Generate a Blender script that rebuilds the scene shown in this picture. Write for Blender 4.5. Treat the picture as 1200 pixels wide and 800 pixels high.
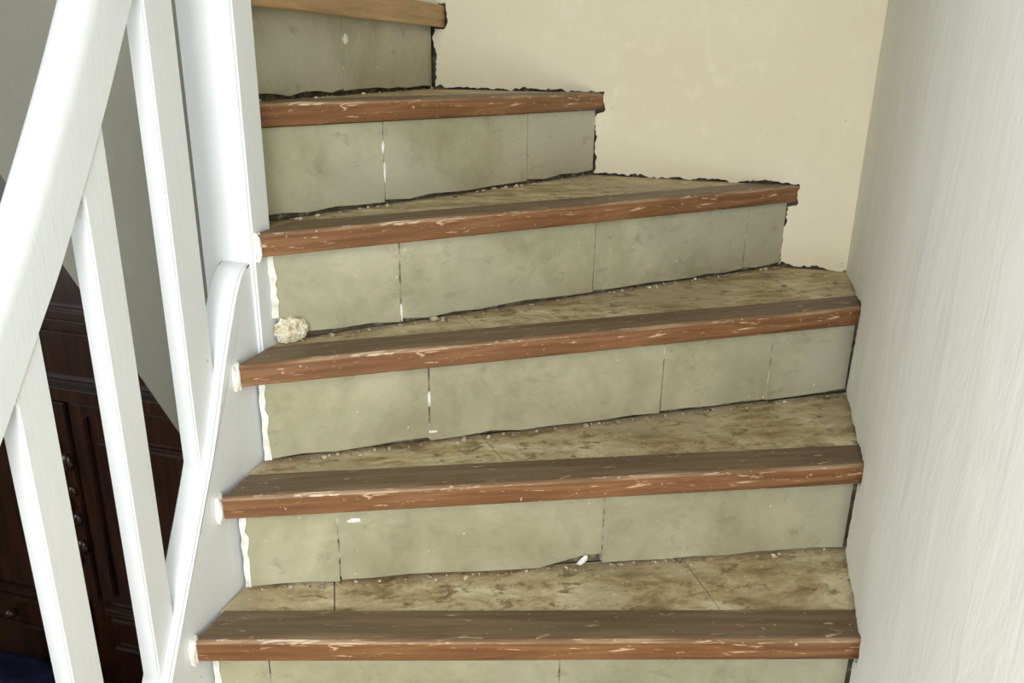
import bpy, bmesh, math, random
from mathutils import Vector, Matrix, noise
from mathutils.geometry import tessellate_polygon
random.seed(7)
for o in list(bpy.data.objects): bpy.data.objects.remove(o)
scn = bpy.context.scene
COL = scn.collection

# ------------------------------------------------------------------ camera
PITCH, ROLL, YAW = math.radians(19.221), math.radians(0.974), math.radians(-15.919)
cy, sy, cp, sp = math.cos(YAW), math.sin(YAW), math.cos(PITCH), math.sin(PITCH)
F = Vector((sy*cp, cy*cp, -sp)); R = Vector((cy, -sy, 0)); U = R.cross(F)
R2 = math.cos(ROLL)*R + math.sin(ROLL)*U
U2 = -math.sin(ROLL)*R + math.cos(ROLL)*U
cd = bpy.data.cameras.new('camera'); cam = bpy.data.objects.new('camera', cd); COL.objects.link(cam)
m = Matrix.Identity(4)
for i in range(3):
    m[i][0] = R2[i]; m[i][1] = U2[i]; m[i][2] = -F[i]
m[0][3], m[1][3], m[2][3] = 0.0, 0.0, 0.914
cam.matrix_world = m
cd.sensor_width = 36; cd.lens = 947.9/1200*36; cd.clip_start = 0.02
scn.camera = cam

# ------------------------------------------------------------------ world, lights, exposure
w = bpy.data.worlds.new('world'); scn.world = w; w.use_nodes = True
bg = w.node_tree.nodes['Background']
bg.inputs[0].default_value = (0.80, 0.90, 1.0, 1); bg.inputs[1].default_value = 1.0
def area(name, loc, direction, sx, sy_, power, color):
    l = bpy.data.lights.new(name, 'AREA'); l.shape = 'RECTANGLE'; l.size = sx; l.size_y = sy_
    l.energy = power; l.color = color
    o = bpy.data.objects.new(name, l); COL.objects.link(o)
    o.location = loc; o.rotation_euler = Vector(direction).to_track_quat('-Z', 'Y').to_euler()
    return o
# daylight from the glazed stair door behind the photographer and from the lower room's window
area('door_daylight', (-0.20, -0.74, 1.00), (0, 1, 0.0), 0.70, 1.70, 17, (0.96, 0.98, 1.0))
area('room_window_daylight', (-3.12, -0.45, 0.95), (1, 0.12, 0.0), 1.5, 1.6, 27, (0.93, 0.98, 1.0))
vs = scn.view_settings
vs.view_transform = 'Standard'; vs.look = 'None'; vs.gamma = 1; vs.use_curve_mapping = False
vs.exposure = 0.68

# ------------------------------------------------------------------ materials
def new_mat(name, rough=0.6, spec=0.5):
    mt = bpy.data.materials.new(name); mt.use_nodes = True
    nt = mt.node_tree; b = nt.nodes['Principled BSDF']
    b.inputs['Roughness'].default_value = rough
    b.inputs['Specular IOR Level'].default_value = spec
    return mt, nt, b
def N(nt, t, **kw):
    n = nt.nodes.new(t)
    for k, v in kw.items():
        if k.startswith('i_'): n.inputs[k[2:].replace('_', ' ')].default_value = v
        else: setattr(n, k, v)
    return n
def coords(nt, scale=(1, 1, 1), rot=(0, 0, 0)):
    tc = N(nt, 'ShaderNodeTexCoord'); mp = N(nt, 'ShaderNodeMapping')
    m0 = N(nt, 'ShaderNodeMapping'); m0.inputs['Rotation'].default_value = rot
    mp.inputs['Scale'].default_value = scale
    nt.links.new(tc.outputs['Object'], m0.inputs['Vector']); nt.links.new(m0.outputs['Vector'], mp.inputs['Vector'])
    return mp.outputs['Vector']
def noise_tex(nt, vec, scale, detail=4, rough=0.55, dist=0.0):
    n = N(nt, 'ShaderNodeTexNoise'); n.inputs['Scale'].default_value = scale
    n.inputs['Detail'].default_value = detail; n.inputs['Roughness'].default_value = rough
    n.inputs['Distortion'].default_value = dist
    nt.links.new(vec, n.inputs['Vector']); return n.outputs['Fac']
def ramp(nt, fac, stops):
    r = N(nt, 'ShaderNodeValToRGB'); e = r.color_ramp.elements
    while len(e) > 1: e.remove(e[-1])
    e[0].position = stops[0][0]; e[0].color = tuple(stops[0][1]) + (1,)
    for p, c in stops[1:]:
        q = e.new(p); q.color = tuple(c) + (1,)
    nt.links.new(fac, r.inputs['Fac']); return r.outputs['Color']
def mix(nt, fac, a, b):
    x = N(nt, 'ShaderNodeMix', data_type='RGBA')
    if hasattr(fac, 'links') or isinstance(fac, bpy.types.NodeSocket): nt.links.new(fac, x.inputs[0])
    else: x.inputs[0].default_value = fac
    for s, v in ((6, a), (7, b)):
        if isinstance(v, bpy.types.NodeSocket): nt.links.new(v, x.inputs[s])
        else: x.inputs[s].default_value = tuple(v) + (1,)
    return x.outputs[2]
def bump(nt, b, fac, strength, dist=0.01):
    n = N(nt, 'ShaderNodeBump'); n.inputs['Strength'].default_value = strength; n.inputs['Distance'].default_value = dist
    nt.links.new(fac, n.inputs['Height']); nt.links.new(n.outputs['Normal'], b.inputs['Normal'])
G = lambda v: (v, v, v)
def mask(nt, fac, lo, hi): return ramp(nt, fac, [(lo, G(0)), (hi, G(1))])

def mat_plaster(name, c1, c2, stretch, bs, bd=0.004, rough=0.75, fs=26):
    mt, nt, b = new_mat(name, rough, 0.3)
    v = coords(nt); vs_ = coords(nt, stretch)
    big = noise_tex(nt, v, 2.2, 3)
    col = mix(nt, mask(nt, big, 0.35, 0.68), c1, c2)
    fine = noise_tex(nt, vs_, fs, 5, 0.6, 0.4)
    col = mix(nt, mask(nt, fine, 0.55, 0.8), col, tuple(min(1, x*1.06) for x in c2))
    spot = noise_tex(nt, v, 60, 2)
    col = mix(nt, mask(nt, spot, 0.76, 0.80), col, tuple(x*0.6 for x in c1))
    nt.links.new(col, b.inputs['Base Color'])
    bump(nt, b, fine, bs, bd); return mt
M = {}
M['wall_r'] = mat_plaster('brushed_white_wall_paint', (0.85, 0.855, 0.79), (0.90, 0.905, 0.85), (1, 1, 0.33), 0.5, 0.006, 0.7, 13)
M['wall_b'] = mat_plaster('cream_wall_paint', (0.82, 0.76, 0.55), (0.87, 0.81, 0.62), (1, 1, 0.8), 0.22)
M['wall_g'] = mat_plaster('grey_green_plaster', (0.20, 0.195, 0.15), (0.235, 0.228, 0.178), (1, 1, 0.6), 0.15)
M['wall_o'] = mat_plaster('room_wall_paint', (0.34, 0.32, 0.26), (0.38, 0.36, 0.30), (1, 1, 1), 0.15)

def mat_white():
    mt, nt, b = new_mat('white_gloss_paint', 0.38, 0.45)
    v = coords(nt); g = coords(nt, (9, 9, 1.2))
    f = noise_tex(nt, v, 5, 3); s = noise_tex(nt, g, 16, 4, 0.6, 0.3)
    col = mix(nt, mask(nt, f, 0.3, 0.7), (0.77, 0.80, 0.805), (0.82, 0.84, 0.84))
    d = noise_tex(nt, v, 45, 2)
    col = mix(nt, mask(nt, d, 0.775, 0.80), col, (0.45, 0.43, 0.38))
    nt.links.new(col, b.inputs['Base Color']); bump(nt, b, s, 0.12, 0.003); return mt
M['white'] = mat_white()

def mat_riser():
    mt, nt, b = new_mat('grey_green_tile', 0.36, 0.6)
    v = coords(nt)
    f = noise_tex(nt, v, 6, 8, 0.68, 0.3); f2 = noise_tex(nt, v, 2.5, 2); f3 = noise_tex(nt, coords(nt, (1, 1, 1.8)), 20, 6, 0.7, 0.4)
    col = mix(nt, mask(nt, f, 0.34, 0.66), (0.31, 0.297, 0.18), (0.52, 0.50, 0.345))
    col = mix(nt, mask(nt, f2, 0.45, 0.72), col, (0.50, 0.49, 0.385))
    col = mix(nt, mask(nt, f3, 0.56, 0.76), col, (0.28, 0.265, 0.17))
    sc = noise_tex(nt, coords(nt, (1, 1, 2.6)), 30, 6, 0.78, 0.8)
    col = mix(nt, mask(nt, sc, 0.675, 0.74), col, (0.78, 0.77, 0.66))
    pk = noise_tex(nt, v, 120, 1)
    col = mix(nt, mask(nt, pk, 0.78, 0.82), col, (0.85, 0.84, 0.76))
    nt.links.new(col, b.inputs['Base Color']); bump(nt, b, f, 0.10, 0.003); return mt
M['riser'] = mat_riser()

def mat_tread():
    mt, nt, b = new_mat('marbled_beige_tile', 0.6, 0.35)
    v = coords(nt, (1, 2.0, 1), (0, 0, -0.45))
    f = noise_tex(nt, v, 7, 9, 0.74, 0.35); f2 = noise_tex(nt, v, 26, 7, 0.72, 0.5); f3 = noise_tex(nt, coords(nt), 5, 3)
    col = ramp(nt, f, [(0.33, (0.21, 0.14, 0.062)), (0.45, (0.42, 0.315, 0.165)), (0.52, (0.57, 0.455, 0.265)), (0.63, (0.80, 0.70, 0.48))])
    col = mix(nt, mask(nt, f3, 0.5, 0.68), col, (0.54, 0.455, 0.295))
    col = mix(nt, mask(nt, f2, 0.54, 0.64), col, (0.25, 0.17, 0.08))
    d = noise_tex(nt, coords(nt, (1, 1.6, 1), (0, 0, -0.45)), 60, 5, 0.75)
    col = mix(nt, mask(nt, d, 0.60, 0.70), col, (0.80, 0.72, 0.53))
    nt.links.new(col, b.inputs['Base Color']); bump(nt, b, f2, 0.35, 0.003); return mt
M['tread'] = mat_tread()

def mat_wood(name, dark, mid, light, scratch, sc_lo, rough, axis_rot):
    mt, nt, b = new_mat(name, rough, 0.45)
    v = coords(nt, (1.6, 26, 26), (0, 0, -axis_rot))
    f = noise_tex(nt, v, 2.6, 5, 0.6, 0.5)
    col = ramp(nt, f, [(0.28, dark), (0.5, mid), (0.74, light)])
    s = noise_tex(nt, coords(nt, (4, 18, 26), (0, 0, -axis_rot)), 4.5, 4, 0.68, 1.2)
    col = mix(nt, mask(nt, s, sc_lo, sc_lo + 0.06), col, scratch)
    p = noise_tex(nt, coords(nt), 85, 2, 0.6)
    col = mix(nt, mask(nt, p, 0.70, 0.76), col, scratch)
    nt.links.new(col, b.inputs['Base Color']); bump(nt, b, f, 0.15, 0.002); return mt
M['core'], nt_, b_ = new_mat('dark_mortar', 0.95, 0.1)
f_ = noise_tex(nt_, coords(nt_), 40, 4, 0.7)
nt_.links.new(ramp(nt_, f_, [(0.3, (0.06, 0.05, 0.033)), (0.55, (0.16, 0.135, 0.09)), (0.7, (0.38, 0.34, 0.25))]), b_.inputs['Base Color'])
bump(nt_, b_, f_, 0.8, 0.01)
M['crumb'], nt_, b_ = new_mat('mortar_crumb', 0.9, 0.15)
f_ = noise_tex(nt_, coords(nt_), 30, 2)
nt_.links.new(ramp(nt_, f_, [(0.35, (0.16, 0.12, 0.07)), (0.5, (0.46, 0.39, 0.27)), (0.66, (0.78, 0.72, 0.58))]), b_.inputs['Base Color'])
M['grout'], nt_, b_ = new_mat('tile_grout', 0.9, 0.15)
f_ = noise_tex(nt_, coords(nt_), 45, 3)
nt_.links.new(ramp(nt_, f_, [(0.36, (0.10, 0.085, 0.06)), (0.5, (0.36, 0.33, 0.24)), (0.64, (0.70, 0.67, 0.55))]), b_.inputs['Base Color'])
M['caulk'], nt_, b_ = new_mat('white_filler', 0.7, 0.3)
f_ = noise_tex(nt_, coords(nt_), 55, 4, 0.6)
nt_.links.new(ramp(nt_, f_, [(0.30, (0.66, 0.63, 0.52)), (0.5, (0.86, 0.85, 0.79))]), b_.inputs['Base Color']); bump(nt_, b_, f_, 0.4, 0.004)
M['foam'], nt_, b_ = new_mat('crumbly_cream_plaster', 0.85, 0.2)
f_ = noise_tex(nt_, coords(nt_), 70, 4, 0.7)
nt_.links.new(ramp(nt_, f_, [(0.3, (0.42, 0.35, 0.2)), (0.45, (0.78, 0.70, 0.47)), (0.62, (0.88, 0.85, 0.72))]), b_.inputs['Base Color']); bump(nt_, b_, f_, 0.9, 0.01)
M['darkwood'], nt_, b_ = new_mat('dark_polished_wood', 0.32, 0.5)
f_ = noise_tex(nt_, coords(nt_, (22, 22, 2)), 2.2, 5, 0.6, 0.6)
nt_.links.new(ramp(nt_, f_, [(0.3, (0.010, 0.0035, 0.002)), (0.55, (0.028, 0.009, 0.0045)), (0.75, (0.06, 0.02, 0.008))]), b_.inputs['Base Color'])
M['navy'], nt_, b_ = new_mat('navy_cloth', 0.9, 0.2)
f_ = noise_tex(nt_, coords(nt_), 40, 3)
nt_.links.new(ramp(nt_, f_, [(0.3, (0.006, 0.006, 0.022)), (0.7, (0.014, 0.015, 0.05))]), b_.inputs['Base Color'])
M['metal'], nt_, b_ = new_mat('dull_metal', 0.4, 0.5)
b_.inputs['Base Color'].default_value = (0.4, 0.4, 0.4, 1); b_.inputs['Metallic'].default_value = 1
M['floor'], nt_, b_ = new_mat('brown_floor', 0.5, 0.4)
f_ = noise_tex(nt_, coords(nt_, (12, 1.5, 1)), 3, 4)
nt_.links.new(ramp(nt_, f_, [(0.3, (0.10, 0.06, 0.035)), (0.7, (0.2, 0.12, 0.07))]), b_.inputs['Base Color'])
M['glass'], nt_, b_ = new_mat('window_glass', 0.02, 0.5)
b_.inputs['Transmission Weight'].default_value = 1.0
def step_wood(k, ang):
    if k == 6:
        return (mat_wood('light_oak', (0.27, 0.16, 0.065), (0.42, 0.26, 0.11), (0.55, 0.36, 0.16), (0.45, 0.30, 0.15), 0.80, 0.45, ang),)*3
    front = mat_wood('varnished_red_wood', (0.11, 0.045, 0.016), (0.225, 0.10, 0.039), (0.35, 0.175, 0.076), (0.68, 0.49, 0.31), 0.61, 0.33, ang)
    top = mat_wood('worn_dusty_wood', (0.105, 0.064, 0.032), (0.175, 0.117, 0.063), (0.26, 0.18, 0.103), (0.50, 0.39, 0.25), 0.63, 0.5, ang)
    arris = mat_wood('worn_arris', (0.15, 0.075, 0.032), (0.26, 0.145, 0.07), (0.58, 0.42, 0.26), (0.68, 0.54, 0.38), 0.56, 0.5, ang)
    return front, top, arris

# ------------------------------------------------------------------ helpers
def mesh_obj(name, bm, mats, parent=None, smooth=False):
    bmesh.ops.recalc_face_normals(bm, faces=bm.faces)
    me = bpy.data.meshes.new(name); bm.to_mesh(me); bm.free()
    if not isinstance(mats, (list, tuple)): mats = [mats]
    for x in mats: me.materials.append(x)
    if smooth:
        for p in me.polygons: p.use_smooth = True
    o = bpy.data.objects.new(name, me); COL.objects.link(o)
    if parent is not None:
        o.parent = parent
        off = Vector(parent['_w']) if '_w' in parent.keys() else Vector((0, 0, 0))
        me.transform(Matrix.Translation(-off)); o['_w'] = tuple(off)
    return o
def empty(name, loc):
    o = bpy.data.objects.new(name, None); COL.objects.link(o); o.location = loc; o['_w'] = tuple(loc)
    o.empty_display_size = 0.05
    return o
def tag(o, label=None, cat=None, group=None, kind=None):
    if label: o['label'] = label
    if cat: o['category'] = cat
    if group: o['group'] = group
    if kind: o['kind'] = kind
    return o
def box(bm, x0, x1, y0, y1, z0, z1, bev=0):
    vs_ = [bm.verts.new(p) for p in ((x0,y0,z0),(x1,y0,z0),(x1,y1,z0),(x0,y1,z0),(x0,y0,z1),(x1,y0,z1),(x1,y1,z1),(x0,y1,z1))]
    fs = [bm.faces.new([vs_[i] for i in q]) for q in ((3,2,1,0),(4,5,6,7),(0,1,5,4),(1,2,6,5),(2,3,7,6),(3,0,4,7))]
    if bev:
        es = set(e for f in fs for e in f.edges)
        bmesh.ops.bevel(bm, geom=list(es), offset=bev, segments=2, affect='EDGES')
    return vs_
def prism(bm, pts, ext):
    """closed outline (3-D points in one plane) pushed along ext"""
    a = [bm.verts.new(p) for p in pts]; b = [bm.verts.new(Vector(p) + Vector(ext)) for p in pts]
    n = len(a)
    if n > 8:
        for t in tessellate_polygon([[Vector(p) for p in pts]]):
            bm.faces.new([a[i] for i in t]); bm.faces.new([b[i] for i in t[::-1]])
    else:
        bm.faces.new(a); bm.faces.new(b[::-1])
    for i in range(n): bm.faces.new((a[i], b[i], b[(i+1) % n], a[(i+1) % n]))
def jag(path, step, amp, seed):
    """ragged version of a polyline"""
    out = []; r = random.Random(seed)
    for (a, b) in zip(path, path[1:]):
        L = math.hypot(b[0]-a[0], b[1]-a[1]); n = max(1, int(L/step))
        tx, tz = (b[0]-a[0])/L, (b[1]-a[1])/L
        for i in range(n):
            t = i/n; ph = L*t*16 + seed*3.7 + len(out)*.03
            j = 0 if i == 0 else amp*(1.5*noise.noise(Vector((ph, a[0]*9, a[1]*9))) + .7*noise.noise(Vector((ph*4.3, 3, a[1]*5))) + r.uniform(-.35, .35))
            out.append((a[0]+(b[0]-a[0])*t - tz*j, a[1]+(b[1]-a[1])*t + tx*j))
    out.append(path[-1]); return out
def clip(poly, p, nrm):
    """keep the side of a convex plan polygon where (q-p).nrm >= 0"""
    out = []
    for i in range(len(poly)):
        a, b = poly[i], poly[(i+1) % len(poly)]
        da = (a[0]-p[0])*nrm[0] + (a[1]-p[1])*nrm[1]; db = (b[0]-p[0])*nrm[0] + (b[1]-p[1])*nrm[1]
        if da >= 0: out.append(a)
        if (da >= 0) != (db >= 0):
            t = da/(da-db); out.append((a[0]+(b[0]-a[0])*t, a[1]+(b[1]-a[1])*t))
    return out

# ------------------------------------------------------------------ stair data (metres)
H, T, W = 0.17, 0.034, 0.064           # rise, nosing thickness, nosing depth
XL, XR, YB = -0.655, 0.214, 1.757      # string face, right wall, back wall
NOSE = {1: ((-.650, .738), (.214, 1.012)), 2: ((-.660, .820), (.214, 1.209)), 3: ((-.650, .893), (.214, 1.488)),
        4: ((-.640, .963), (.0996, 1.757)), 5: ((-.664, 1.04), (-.31, 1.757)), 6: ((-.662, 1.02), (-.665, 1.757))}
SET = {1: (.03, .03), 2: (.032, .032), 3: (.035, .010), 4: (.024, .012), 5: (.012, .012), 6: (.03, .03)}
JOINT = {1: (.091, .499), 2: (.166, .565), 3: (.277, .677, .886), 4: (.216, .59, .965), 5: (.218, .574), 6: (.318,)}
TJ = {1: [((-.024, 1.115), (.031, 1.018)), ((-.529, .91), (-.498, .852))],
      2: [((.096, 1.401), (.186, 1.29)), ((-.111, 1.251), (-.056, 1.183)), ((-.344, 1.095), (-.307, 1.05))],
      3: [((-.12, 1.50), (-.03, 1.36)), ((.06, 1.66), (.14, 1.50)), ((-.40, 1.17), (-.35, 1.11))],
      4: [((-.20, 1.62), (-.10, 1.53))], 5: [], 6: []}
def axes(k):
    A, B = Vector(NOSE[k][0]), Vector(NOSE[k][1]); d = (B-A).normalized(); return A, B, d, Vector((-d.y, d.x))
def riser_line(k):
    A, B, d, n = axes(k); return A + n*SET[k][0], B + n*SET[k][1]
def on_left(p, d, k):          # slide a plan point along d to the left limit of step k
    if k <= 4: return p + d*((XL + 0.004 - p.x)/d.x)
    return p + d*((1.008 - p.y)/d.y)
def on_right(p, d, k):
    if k <= 3: return p + d*((XR + 0.008 - p.x)/d.x)
    return p + d*((YB + 0.008 - p.y)/d.y)

# ------------------------------------------------------------------ the setting
ZF = -1.02
# right wall: ragged plaster edge along the steps
path = [(-.80, .004)]
for k in (1, 2, 3):
    A, B, d, n = axes(k)
    rA, rB = riser_line(k); rd = (rB-rA).normalized(); ry = on_right(rB, rd, k).y - .008*rd.y/rd.x; ny = B.y
    path += [(ry - .013, (k-1)*H + .005), (ry - .017, k*H - T - .004), (ny - .010, k*H - T - .004), (ny - .009, k*H + .005)]
path += [(YB, 3*H + .004)]
pp = jag(path, .005, .0055, 3)
bm = bmesh.new()
front_cut = -0.80
prism(bm, [(XR, y, z) for y, z in pp if y >= front_cut] + [(XR, YB + .03, 3*H), (XR, YB + .03, 2.6), (XR, front_cut, 2.6), (XR, front_cut, .008)], (.02, 0, 0))

tag(mesh_obj('wall_right', bm, M['wall_r']), 'white wall with brushed paint texture along the right of the stairs', kind='structure')
bm = bmesh.new(); box(bm, XR + .021, XR + .12, front_cut, YB + .03, ZF, 2.6)
tag(mesh_obj('wall_right_masonry', bm, M['core']), 'dark masonry behind the white right-hand plaster', kind='structure')
# back wall
path = [(XR, .514), (.080, .514), (.083, .636), (.101, .640), (.1005, .684), (-.324, .685), (-.322, .808), (-.308, .812), (-.309, .854),
        (-.688, .855), (-.687, .974), (-.662, .977), (-.662, 1.025), (-1.6, 1.025)]
pp = jag(path, .005, .0052, 11)
bm = bmesh.new()
prism(bm, [(x, YB, z) for x, z in pp] + [(-1.6, YB, 2.6), (XR, YB, 2.6)], (0, .02, 0))
tag(mesh_obj('wall_back', bm, M['wall_b']), 'cream plastered wall above the winding steps', kind='structure')
bm = bmesh.new(); box(bm, -1.6, XR + .12, YB + .022, YB + .12, ZF, 2.6)
tag(mesh_obj('wall_back_masonry', bm, M['core']), 'dark masonry behind the cream plaster', kind='structure')
# side of the upper flight, sloping underside
edge = [(-.70, .06), (-.849, .318), (-.909, .408), (-1.155, .775), (-1.65, 1.60), (-2.10, 2.35)]
bm = bmesh.new()
prism(bm, [(x, 1.008, z) for x, z in edge] + [(-2.10, 1.008, 2.6), (-.70, 1.008, 2.6)], (0, .035, 0))
tag(mesh_obj('wall_left', bm, M['wall_g']), 'grey green side of the upper stair flight behind the balusters', kind='structure')
bm = bmesh.new()
for (a, b) in zip(edge, edge[1:]):
    prism(bm, [(a[0], 1.044, a[1]), (b[0], 1.044, b[1]), (b[0]+.03, 1.044, b[1]+.03), (a[0]+.03, 1.044, a[1]+.03)], (0, YB - 1.046, 0))
tag(mesh_obj('ceiling_soffit', bm, M['wall_g']), 'sloping underside of the upper stair flight', kind='structure')
# lower room shell and stair landing
bm = bmesh.new(); box(bm, -3.2, -.71, -1.9, 2.3, ZF - .1, ZF)
tag(mesh_obj('floor', bm, M['floor']), 'brown floor of the lower room', kind='structure')
bm = bmesh.new(); box(bm, -.65, XR, -.80, .80, -.1, 0.0)
tag(mesh_obj('floor_landing', bm, M['tread']), 'tiled landing below the lowest step', kind='structure')
bm = bmesh.new(); box(bm, -3.3, XR + .12, -1.9, 2.4, 2.6, 2.7)
tag(mesh_obj('ceiling', bm, M['floor']), 'brown boarded ceiling', kind='structure')
bm = bmesh.new(); box(bm, -3.3, -3.2, -1.9, -1.25, ZF, 2.6); box(bm, -3.3, -3.2, .35, 2.4, ZF, 2.6); box(bm, -3.3, -3.2, -1.25, .35, ZF, .10); box(bm, -3.3, -3.2, -1.25, .35, 1.80, 2.6)
tag(mesh_obj('wall_room_side', bm, M['wall_o']), 'side wall of the lower room', kind='structure')
bm = bmesh.new(); box(bm, -3.2, -1.61, 2.25, 2.35, ZF, 2.6); box(bm, -1.61, -.9, 2.25, 2.35, ZF, 2.6)
tag(mesh_obj('wall_room_back', bm, M['wall_o']), 'back wall of the lower room', kind='structure')
bm = bmesh.new(); box(bm, -3.2, -.70, -1.95, -1.85, ZF, 2.6)
tag(mesh_obj('wall_front', bm, M['wall_o']), 'wall of the lower room behind the viewer', kind='structure')
bm = bmesh.new()
box(bm, -.70, -.60, -.90, -.80, -.1, 2.6); box(bm, .18, XR + .02, -.90, -.80, -.1, 2.6); box(bm, -.60, .18, -.90, -.80, 1.92, 2.6)
tag(mesh_obj('wall_stair_front', bm, M['wall_o']), 'stairwell wall with a glazed door behind the viewer', kind='structure')
bm = bmesh.new(); box(bm, -.80, -.70, -1.85, -.80, ZF, 2.6)
tag(mesh_obj('wall_stair_side', bm, M['wall_o']), 'short wall beside the glazed door behind the viewer', kind='structure')
def window(name, c, w_, h_, along_y, label):
    x, y, z = c
    root = empty(name, (x, y, z - h_/2)); tag(root, label, kind='structure')
    def bx(bm, a0, a1, z0, z1, t0, t1):
        if along_y: box(bm, x + t0, x + t1, y + a0, y + a1, z + z0, z + z1)
        else: box(bm, x + a0, x + a1, y + t0, y + t1, z + z0, z + z1)
    for a0, a1, z0, z1 in ((-w_/2, w_/2, h_/2-.06, h_/2), (-w_/2, w_/2, -h_/2, -h_/2+.06), (-w_/2, -w_/2+.06, -h_/2+.06, h_/2-.06), (w_/2-.06, w_/2, -h_/2+.06, h_/2-.06), (-.03, .03, -h_/2+.06, h_/2-.06)):
        bm = bmesh.new(); bx(bm, a0, a1, z0, z1, -.02, .02); mesh_obj('window_frame', bm, M['white'], root)
    for a0, a1 in ((-w_/2+.06, -.03), (.03, w_/2-.06)):
        bm = bmesh.new(); bx(bm, a0, a1, -h_/2+.06, h_/2-.06, -.003, .003); mesh_obj('pane', bm, M['glass'], root)
window('door_1', (-.21, -.85, .96), .77, 1.90, False, 'glazed white door behind the viewer')
window('window_1', (-3.25, -.45, .95), 1.6, 1.7, True, 'white framed window in the side wall of the lower room')

# ------------------------------------------------------------------ steps
STEP_LABEL = {
    1: 'lowest tiled step with a straight worn wooden nosing across the bottom of the picture',
    2: 'second tiled step from the bottom with a chipped tile corner in its riser',
    3: 'third tiled step from the bottom with pale scrapes along its wooden nosing',
    4: 'fourth tiled step from the bottom with a crumbly plaster lump at its left corner',
    5: 'second step from the top, its dark nosing ending midway along the cream wall',
    6: 'topmost step with a light oak nosing and darkest olive riser'}
def crumb(bm, c, s, r):
    g = bmesh.ops.create_icosphere(bm, subdivisions=1, radius=1.0)['verts']
    sx, sy_, sz = s*r.uniform(.7, 1.6), s*r.uniform(.7, 1.3), s*r.uniform(.5, .9)
    a = r.uniform(0, 6.28)
    for v in g:
        p = Vector((v.co.x*sx, v.co.y*sy_, v.co.z*sz))*r.uniform(.75, 1.2)
        v.co = Vector((p.x*math.cos(a)-p.y*math.sin(a), p.x*math.sin(a)+p.y*math.cos(a), p.z)) + Vector(c)
def left_n(k): return riser_line(k)
for k in range(1, 7):
    A, B, d, n = axes(k); r = random.Random(100+k)
    rA, rB = riser_line(k); rd = (rB-rA).normalized(); rn = Vector((-rd.y, rd.x))
    z0, z1 = (k-1)*H, k*H
    root = empty('stair_step', ((A.x+B.x)/2, (A.y+B.y)/2, z0))
    tag(root, STEP_LABEL[k], 'step', 'winding tiled steps')
    ang = math.atan2(d.y, d.x)
    fr, tp, ar = step_wood(k, ang)
    # plan of the tread behind the nosing
    nA, nB = on_left(A + n*W, d, k), on_right(B + n*W, d, k)
    if k < 6:
        qA, qB = riser_line(k+1); qd = (qB-qA).normalized(); qn = Vector((-qd.y, qd.x))
        back = qA + qn*.012
    else:
        qd = d; qn = n; back = A + n*.5; 
    big = [(-1.6, .3), (XR + .008, .3), (XR + .008, YB + .008), (-1.6, YB + .008)]
    if k <= 3: base = clip(big, (XL + .003, 0), (1, 0))
    elif k == 4: base = clip(big, (-.645, 0), (1, 0))
    else: base = clip(clip(big, (0, 1.046 if k == 6 else 1.010), (0, 1)), (-.70 if k == 5 else -1.1, 0), (1, 0))
    tread = clip(clip(base, A + n*(W + .0015), n), back, -qn)
    # mortar core
    cpoly = clip(clip(base, rA + rn*.0125, rn), back + qn*.03 if k < 6 else back, -qn)
    bm = bmesh.new(); prism(bm, [(x, y, z0 + (.0 if k > 1 else 0)) for x, y in cpoly], (0, 0, H - .0125))
    mesh_obj('mortar_core', bm, M['core'], root)
    # tread tiles
    polys = [tread]
    for (a, b) in TJ[k]:
        a, b = Vector(a), Vector(b); dd = (b-a).normalized(); nn = Vector((-dd.y, dd.x)); out = []
        for p in polys:
            out += [clip(p, a + nn*.0008, nn), clip(p, a - nn*.0008, -nn)]
        polys = [p for p in out if len(p) >= 3]
    for i, p in enumerate(polys):
        dz = r.uniform(-.0012, .0008)
        bm = bmesh.new(); prism(bm, [(x, y, z1 - .0125) for x, y in p], (0, 0, .0115 + dz))
        mesh_obj('tread_tile', bm, M['tread'], root)
    if k == 4:
        p = clip([(-.70, 1.010), (-.6455, 1.010), (-.6455, 1.2), (-.70, 1.2)], back, -qn)
        bm = bmesh.new(); prism(bm, [(x, y, z1 - .0125) for x, y in p], (0, 0, .0115)); mesh_obj('tread_tile', bm, M['tread'], root)
    # riser tiles
    L = (on_right(rB, rd, k) - rA).dot(rd); s0 = (on_left(rA, rd, k) - rA).dot(rd)
    js = [s0 + .010] + list(JOINT[k]) + [L - (.0105 if k <= 3 else .0115)]
    for i in range(len(js)-1):
        a, b = js[i] + .0013, js[i+1] - .0013; nseg = max(3, int((b-a)/.045)); bm = bmesh.new(); off = r.uniform(-.0012, .0008)
        rows = []
        for q in range(nseg+1):
            s = a + (b-a)*q/nseg
            zb = z0 + (.004 if k in (1, 2) else .0075) + r.uniform(-.003, .004)
            if k == 2 and i == 1 and q >= nseg: zb = z0 + .021
            if k == 2 and i == 1 and q == nseg-1: zb = z0 + .019; s = b - .030
            if k == 4 and i == 0 and q == 0: zb = z0 + .035
            if k == 4 and i == 0 and q == 1: zb = z0 + .012
            pf = rA + rd*s + rn*off; pb = rA + rd*s + rn*.010
            rows.append([bm.verts.new((pf.x, pf.y, zb)), bm.verts.new((pf.x, pf.y, z1 - T - .0005)),
                         bm.verts.new((pb.x, pb.y, z1 - T - .0005)), bm.verts.new((pb.x, pb.y, zb))])
        for q in range(nseg):
            for e in range(4):
                bm.faces.new((rows[q][e], rows[q+1][e], rows[q+1][(e+1) % 4], rows[q][(e+1) % 4]))
        bm.faces.new(rows[0]); bm.faces.new(rows[-1][::-1])
        mesh_obj('riser_tile', bm, M['riser'], root)
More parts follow.
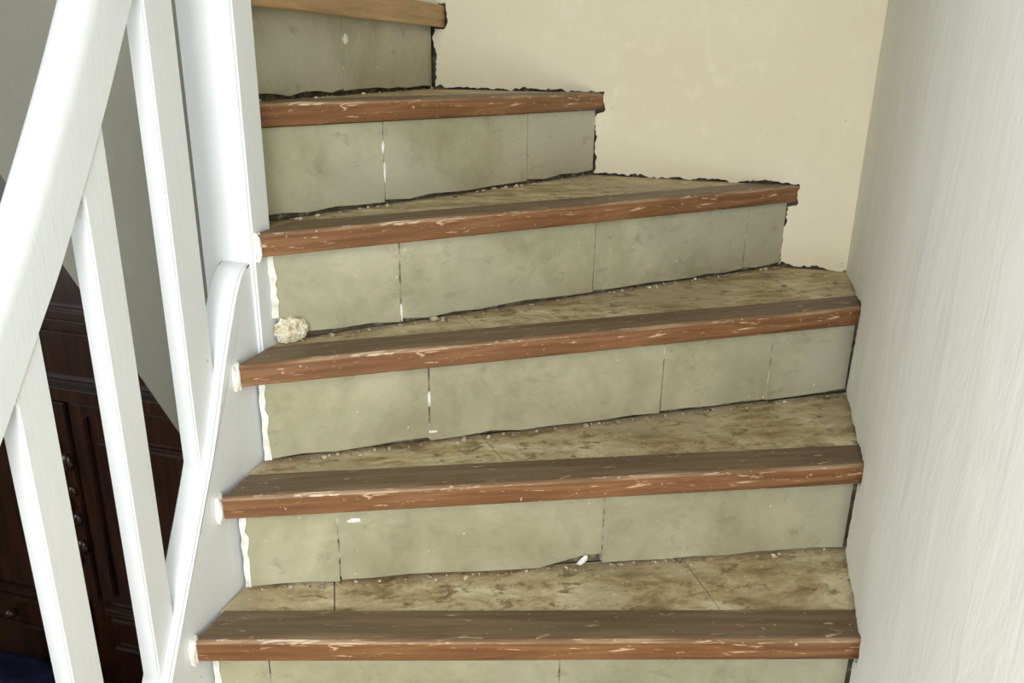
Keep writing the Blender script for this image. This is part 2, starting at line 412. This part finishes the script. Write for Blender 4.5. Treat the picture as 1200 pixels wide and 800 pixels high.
    for s in JOINT[k]:
        bm = bmesh.new(); rows = []
        for q in range(10):
            zz = z0 + .007 + (H - T - .010)*q/9; o_ = r.uniform(.0002, .0018) if r.random() > .2 else .006
            row = []
            for (u, v) in ((-.0013, o_), (.0013, o_), (.0013, .010), (-.0013, .010)):
                p = rA + rd*(s + u) + rn*v; row.append(bm.verts.new((p.x, p.y, zz)))
            rows.append(row)
        for q in range(9):
            for e in range(4): bm.faces.new((rows[q][e], rows[q+1][e], rows[q+1][(e+1) % 4], rows[q][(e+1) % 4]))
        bm.faces.new(rows[0]); bm.faces.new(rows[-1][::-1])
        mesh_obj('grout', bm, M['grout'], root)
    # wooden nosing: swept section, worn arris
    sec = [(0.0015, -T), (0, -T+.002), (0, -.006), (.0012, -.0022), (.004, -.0003), (.009, 0), (W-.001, 0), (W, -.001), (W, -T)]
    tz = z1 + .0015; th = T
    if k == 6: sec = [(0.001, -.045), (0, -.043), (0, -.004), (.003, 0), (.3, 0), (.3, -.02)]
    nseg = 34; bm = bmesh.new(); rows = []
    for q in range(nseg+1):
        t = q/nseg; row = []
        for si, (u, zz) in enumerate(sec):
            pa, pb = on_left(A + n*u, d, k), on_right(B + n*u, d, k)
            if k <= 4 and k != 4: pa = pa + d*(.004 if q == 0 else 0)
            if k == 4:
                lim = -.645; pa = (A + n*u) + d*((lim - (A + n*u).x)/d.x)
            p = pa + (pb-pa)*t
            wear = 0
            if k != 6 and si in (2, 3, 4): wear = abs(noise.noise(Vector((t*14, k*3.1, si*.2))))*.0035 + (max(0, noise.noise(Vector((t*40, k*7.7, 1))))*.002)
            wob = noise.noise(Vector((t*3, k*5.3, 0)))*.0012
            end = r.uniform(0, .004) if q in (0, nseg) else 0
            p = p + n*(wear*.5 + wob) + d*(end if q == 0 else -end)
            row.append(bm.verts.new((p.x, p.y, tz + zz - (wear if si in (3, 4) else 0))))
        rows.append(row)
    ns = len(sec)
    for q in range(nseg):
        for e in range(ns):
            f = bm.faces.new((rows[q][e], rows[q+1][e], rows[q+1][(e+1) % ns], rows[q][(e+1) % ns]))
            f.material_index = 2 if e in (2, 3) else 1 if e in (3, 4, 5, 6) else 0
    bm.faces.new(rows[0]); bm.faces.new(rows[-1][::-1])
    mesh_obj('nosing', bm, [fr, tp, ar], root)
    # ragged white filler at the left end of riser and nosing
    if k <= 4:
        bm = bmesh.new(); rows = []
        for q in range(12):
            zz = z0 + .004 + (H - T - .006)*q/11
            if k == 4: zz = z0 + .04 + (H - T - .042)*q/11
            w0, w1 = r.uniform(.0035, .006), r.uniform(.011, .016)
            o_ = r.uniform(-.002, .0005)
            rows.append([bm.verts.new((*(rA + rd*(s0 + w0) + rn*o_), zz)), bm.verts.new((*(rA + rd*(s0 + w1) + rn*(o_ - .001)), zz)),
                         bm.verts.new((*(rA + rd*(s0 + w1) + rn*.009), zz)), bm.verts.new((*(rA + rd*(s0 + w0) + rn*.009), zz))])
        for q in range(11):
            for e in range(4): bm.faces.new((rows[q][e], rows[q+1][e], rows[q+1][(e+1) % 4], rows[q][(e+1) % 4]))
        bm.faces.new(rows[0]); bm.faces.new(rows[-1][::-1])
        tag(mesh_obj('filler_strip', bm, M['caulk'], root), 'white filler strip')
        pL = on_left(A, d, k)
        e0 = pL + d*.001 - n*.0005 if k < 4 else A - d*.004 - n*.001
        bm = bmesh.new(); g = bmesh.ops.create_icosphere(bm, subdivisions=3, radius=1.0)['verts']
        for v in g:
            c = v.co*(1 + .25*noise.noise(v.co*2.1 + Vector((k, 2, 5))) + .12*noise.noise(v.co*6))
            q_ = e0 + d*(max(-1, min(1, c.x*1.4))*.006) + n*(c.y*.012 + .008)
            v.co = Vector((max(q_.x, XL + .0004) if k < 4 else q_.x, q_.y, z1 - T*.55 + max(-1, min(1, c.z*1.25))*.021))
        tag(mesh_obj('filler_patch', bm, M['caulk'], root), 'white filler patch at the nosing end')
    # loose crumbs of mortar along the foot of the riser
    bm = bmesh.new()
    for q in range({1: 10, 2: 70, 3: 80, 4: 80, 5: 60, 6: 25}[k]):
        s = s0 + .02 + (L - s0 - .03)*r.random(); dist = -abs(r.gauss(0, .006)); sz = abs(r.gauss(0, .0016)) + .0012
        p = rA + rd*s + rn*dist; crumb(bm, (p.x, p.y, z0 + sz*.4), sz, r)
    tag(mesh_obj('mortar_crumbs', bm, M['crumb'], root), 'crumbled mortar at the riser foot', kind='stuff')
    for (ks, ss, zz, rx, rz) in ((6, .330, .092, .010, .009), (5, .217, .095, .003, .010), (5, .219, .055, .0022, .016), (3, .277, .075, .003, .012), (3, .283, .020, .009, .003), (4, .217, .02, .002, .014), (2, .19, .105, .010, .004)):
        if ks != k: continue
        p = rA + rd*ss; bm = bmesh.new()
        for v in bmesh.ops.create_icosphere(bm, subdivisions=3, radius=1.0)['verts']:
            c = v.co*(1 + .4*noise.noise(v.co*1.8 + Vector((k, ss*50, 0))) + .25*noise.noise(v.co*5))
            w_ = rd*(c.x*rx) + rn*(c.y*.0016); v.co = Vector((p.x + w_.x, p.y + w_.y, z0 + zz + c.z*rz))
        tag(mesh_obj('mortar_smear', bm, M['caulk'], root), 'pale mortar smear on the tile')
    if k == 2:
        p = rA + rd*.535 - rn*.004; bm = bmesh.new()
        g = bmesh.ops.create_icosphere(bm, subdivisions=2, radius=1.0)['verts']
        for v in g:
            c = v.co*(1 + .5*noise.noise(v.co*2) + .3*noise.noise(v.co*5)); q_ = Vector((c.x*.011, c.y*.003, c.z*.0045))
            q_ = Vector((q_.x*.75 - q_.z*.66, q_.y, q_.x*.66 + q_.z*.75))
            w_ = rd*q_.x + rn*q_.y; v.co = Vector((p.x + w_.x, p.y + w_.y, z0 + .014 + q_.z))
        tag(mesh_obj('plaster_chip', bm, M['caulk'], root), 'white plaster chip at the broken tile corner')
    if k == 4:
        p = rA + rd*(s0 + .028) - rn*.004; bm = bmesh.new()
        g = bmesh.ops.create_icosphere(bm, subdivisions=4, radius=1.0)['verts']
        for v in g:
            c = v.co * (1 + .22*noise.noise(v.co*1.7 + Vector((3, 1, 2))) + .16*noise.noise(v.co*5) + .08*noise.noise(v.co*12))
            sx = .024 if c.x > 0 else .022
            q_ = Vector((c.x*sx, c.y*.012, max(-.9, c.z)*.021))
            w_ = rd*q_.x + rn*q_.y; v.co = Vector((p.x + w_.x, p.y + w_.y, z0 + .020 + q_.z))
        tag(mesh_obj('plaster_lump', bm, M['foam'], root), 'crumbly cream plaster lump at the corner')

# ------------------------------------------------------------------ balustrade
bal = empty('stair_balustrade', (-.688, .98, ZF))
tag(bal, 'white painted balustrade with handrail, square balusters and newel post', 'balustrade')
def smooth_curve(pts, n=60):
    out = []
    P = [pts[0]] + list(pts) + [pts[-1]]
    for i in range(1, len(P)-2):
        for j in range(n):
            t = j/n; a, b, c, e = (Vector(q) for q in (P[i-1], P[i], P[i+1], P[i+2]))
            out.append(.5*((2*b) + (c-a)*t + (2*a-5*b+4*c-e)*t*t + (3*b-a-3*c+e)*t**3))
    out.append(Vector(pts[-1])); return out
STR = smooth_curve([(.30, -.62), (.50, -.245), (.60, -.052), (.716, .176), (.82, .379), (.875, .514), (.899, .568), (.920, .610), (.939, .634), (.9565, .640)], 6)
def zstr(y):
    for a, b in zip(STR, STR[1:]):
        if a.x <= y <= b.x: return a.y + (b.y-a.y)*(y-a.x)/(b.x-a.x)
    return STR[0].y
# string board with eased upper end
bm = bmesh.new()
prism(bm, [(-.700, p.x, p.y) for p in STR] + [(-.700, .9565, .0), (-.700, .80, -.35), (-.700, .55, -.80), (-.700, .30, -1.0)], (.045, 0, 0))
es = [e for e in bm.edges if abs(e.verts[0].co.x - e.verts[1].co.x) < 1e-6 and all(v.co.z > zstr(min(.956, v.co.y)) - 1e-4 for v in e.verts) and all(f.normal.length >= 0 for f in e.link_faces)]
bm.normal_update()
es = [e for e in es if len(e.link_faces) == 2 and abs(e.link_faces[0].normal.dot(e.link_faces[1].normal)) < .5]
bmesh.ops.bevel(bm, geom=es, offset=.0035, segments=3, affect='EDGES')
mesh_obj('string_board', bm, M['white'], bal)
# handrail underside curve (y, z) on the stair side
RL = smooth_curve([(.25, .235), (.40, .385), (.52, .525), (.61, .650), (.658, .719), (.733, .842), (.784, .933), (.86, 1.075), (.957, 1.27)], 8)
def zrail(y):
    for a, b in zip(RL, RL[1:]):
        if a.x <= y <= b.x: return a.y + (b.y-a.y)*(y-a.x)/(b.x-a.x)
    return RL[-1].y
sec = [(0, 0), (0, .020), (0, .038)]
RW, RH = .044, .062
rr = .024
for i in range(9):
    a = math.pi*(i + .5)/9; sec.append((RW/2 - (RW/2)*math.cos(a), .040 + (RH-.040)*math.sin(a)))
sec += [(RW, .038), (RW, .020), (RW, 0)]
bm = bmesh.new(); rows = []
for i, p in enumerate(RL):
    a, b = RL[max(0, i-1)], RL[min(len(RL)-1, i+1)]; t = (b-a).normalized(); nn = Vector((-t.y, t.x))
    rows.append([bm.verts.new((-.668 - u, p.x + nn.x*v, p.y + nn.y*v)) for u, v in sec])
ns = len(sec)
for i in range(len(rows)-1):
    for e in range(ns): bm.faces.new((rows[i][e], rows[i+1][e], rows[i+1][(e+1) % ns], rows[i][(e+1) % ns]))
bm.faces.new(rows[0]); bm.faces.new(rows[-1][::-1])
hr = mesh_obj('handrail', bm, M['white'], bal, smooth=True)
md = hr.modifiers.new('edges', 'EDGE_SPLIT'); md.split_angle = math.radians(50)
# balusters
for y0, y1 in ((.440, .482), (.569, .611), (.695, .736), (.822, .873)):
    bm = bmesh.new(); x0, x1 = -.697, -.6695
    vsb = []
    for (x, y) in ((x0, y0), (x1, y0), (x1, y1), (x0, y1)):
        vsb.append((bm.verts.new((x, y, zstr(y) - .004)), bm.verts.new((x, y, zrail(y) + .003))))
    for i in range(4):
        j = (i+1) % 4; bm.faces.new((vsb[i][0], vsb[j][0], vsb[j][1], vsb[i][1]))
    bm.faces.new([v[0] for v in vsb][::-1]); bm.faces.new([v[1] for v in vsb])
    bm.normal_update()
    bmesh.ops.bevel(bm, geom=[e for e in bm.edges if abs(e.verts[0].co.z - e.verts[1].co.z) > .3], offset=.0022, segments=2, affect='EDGES')
    mesh_obj('baluster', bm, M['white'], bal)
# newel post
bm = bmesh.new(); box(bm, -.7325, -.648, .957, 1.0045, ZF, 1.50, .003)
np_ = mesh_obj('newel_post', bm, M['white'], bal)
bm = bmesh.new(); box(bm, -.74, -.636, .945, 1.0065, 1.50, 1.53, .008)
mesh_obj('newel_cap', bm, M['white'], np_)

# ------------------------------------------------------------------ dark cabinet below
CX0, CX1, CY, CZ0, CZ1 = -2.30, -1.14, 1.60, ZF, 1.12  # body runs up past its mouldings, dark wood standing in for soffit shade
cab = empty('wooden_cabinet', ((CX0+CX1)/2, CY + .2, CZ0))
tag(cab, 'dark wooden cabinet with carved panelled doors, heightened to stand for soffit shade, seen between the balusters', 'cabinet')
D = M['darkwood']
def part(name, boxes, parent=cab, mat=D, bev=.004):
    bm = bmesh.new()
    for b in boxes: box(bm, *b, bev)
    return mesh_obj(name, bm, mat, parent)
part('body', [(CX0, CX1, CY, CY + .42, CZ0 + .10, CZ1)])
part('plinth', [(CX0 - .02, CX1 + .02, CY - .02, CY + .42, CZ0, CZ0 + .10)])
part('cornice', [(CX0 - .05, CX1 + .05, CY - .06, CY + .44, CZ1, CZ1 + .05), (CX0 - .03, CX1 + .03, CY - .035, CY + .42, CZ1 - .04, CZ1)])
part('moulding', [(CX0 - .012, CX1 + .012, CY - .03, CY, .268, .292), (CX0 - .012, CX1 + .012, CY - .018, CY, .240, .262)])
part('ledge', [(CX0 - .02, CX1 + .02, CY - .05, CY, .045, .085)])
part('frieze_panel', [(CX0 + .06, CX1 - .06, CY - .008, CY, .10, .225)])
mid = (CX0 + CX1)/2
for (a, b) in ((CX0 + .02, mid - .035), (mid + .035, CX1 - .02)):
    dr = part('door', [(a, b, CY - .022, CY, -.60, .03)])
    part('door_panel', [(a + .09, b - .09, CY - .040, CY - .022, -.50, -.06)], dr, bev=.012)
    part('door_bead', [(a + .05, a + .062, CY - .034, CY - .022, -.57, .0)], dr, bev=.004)
    part('door_bead', [(b - .062, b - .05, CY - .034, CY - .022, -.57, .0)], dr, bev=.004)
    dw = part('drawer', [(a, b, CY - .022, CY, -.78, -.63)])
    part('drawer_rail', [(a + .03, b - .03, CY - .036, CY - .022, -.665, -.65)], dw)
    part('drawer_rail', [(a + .03, b - .03, CY - .036, CY - .022, -.765, -.75)], dw)
    bm = bmesh.new(); g = bmesh.ops.create_uvsphere(bm, u_segments=12, v_segments=8, radius=.018)['verts']
    for v in g: v.co += Vector(((a+b)/2, CY - .045, -.705))
    mesh_obj('knob', bm, D, dw, smooth=True)
part('post', [(mid - .033, mid + .033, CY - .03, CY, -.60, .03)])
# carved scroll down the middle post
bm = bmesh.new()
for i in range(9):
    t = i/8; zc = -.10 - .36*t; xo = .014*(1 if i % 2 else -1)
    g = bmesh.ops.create_uvsphere(bm, u_segments=10, v_segments=6, radius=.017 + .006*math.sin(i*1.9))['verts']
    for v in g: v.co = Vector((v.co.x*1.0 + mid + xo, v.co.y*.7 + CY - .034, v.co.z*1.25 + zc))
mesh_obj('carved_scroll', bm, D, cab, smooth=True)

# navy bag on the floor in front of the cabinet
bagc = Vector((-1.90, 1.42, ZF))
bag = empty('cloth_bag', bagc); tag(bag, 'dark navy cloth bag with a small metal ring before the cabinet', 'bag')
bm = bmesh.new(); g = bmesh.ops.create_icosphere(bm, subdivisions=4, radius=1)['verts']
for v in g:
    c = v.co.copy(); k_ = 1 + .14*noise.noise(c*2.2) + .05*noise.noise(c*6)
    sgn = lambda t, e: math.copysign(abs(t)**e, t)
    v.co = Vector((sgn(c.x, .75)*.24*k_, sgn(c.y, .8)*.12*k_, sgn(c.z, .7)*.12*k_)) + bagc + Vector((0, 0, .118))
    v.co.z = max(v.co.z, ZF + .001)
mesh_obj('bag_body', bm, M['navy'], bag, smooth=True)
bm = bmesh.new(); RR, r2 = .026, .004; rows = []
rc = bagc + Vector((.02, -.128, .14))
for i in range(20):
    a = 2*math.pi*i/20; row = []
    for j in range(8):
        b = 2*math.pi*j/8; q = RR + r2*math.cos(b)
        row.append(bm.verts.new(rc + Vector((q*math.cos(a), r2*math.sin(b), q*math.sin(a)))))
    rows.append(row)
for i in range(20):
    for j in range(8): bm.faces.new((rows[i][j], rows[(i+1) % 20][j], rows[(i+1) % 20][(j+1) % 8], rows[i][(j+1) % 8]))
tag(mesh_obj('ring', bm, M['metal'], bag, smooth=True), 'small metal ring')

for o in bpy.data.objects:
    if '_w' in o.keys(): del o['_w']
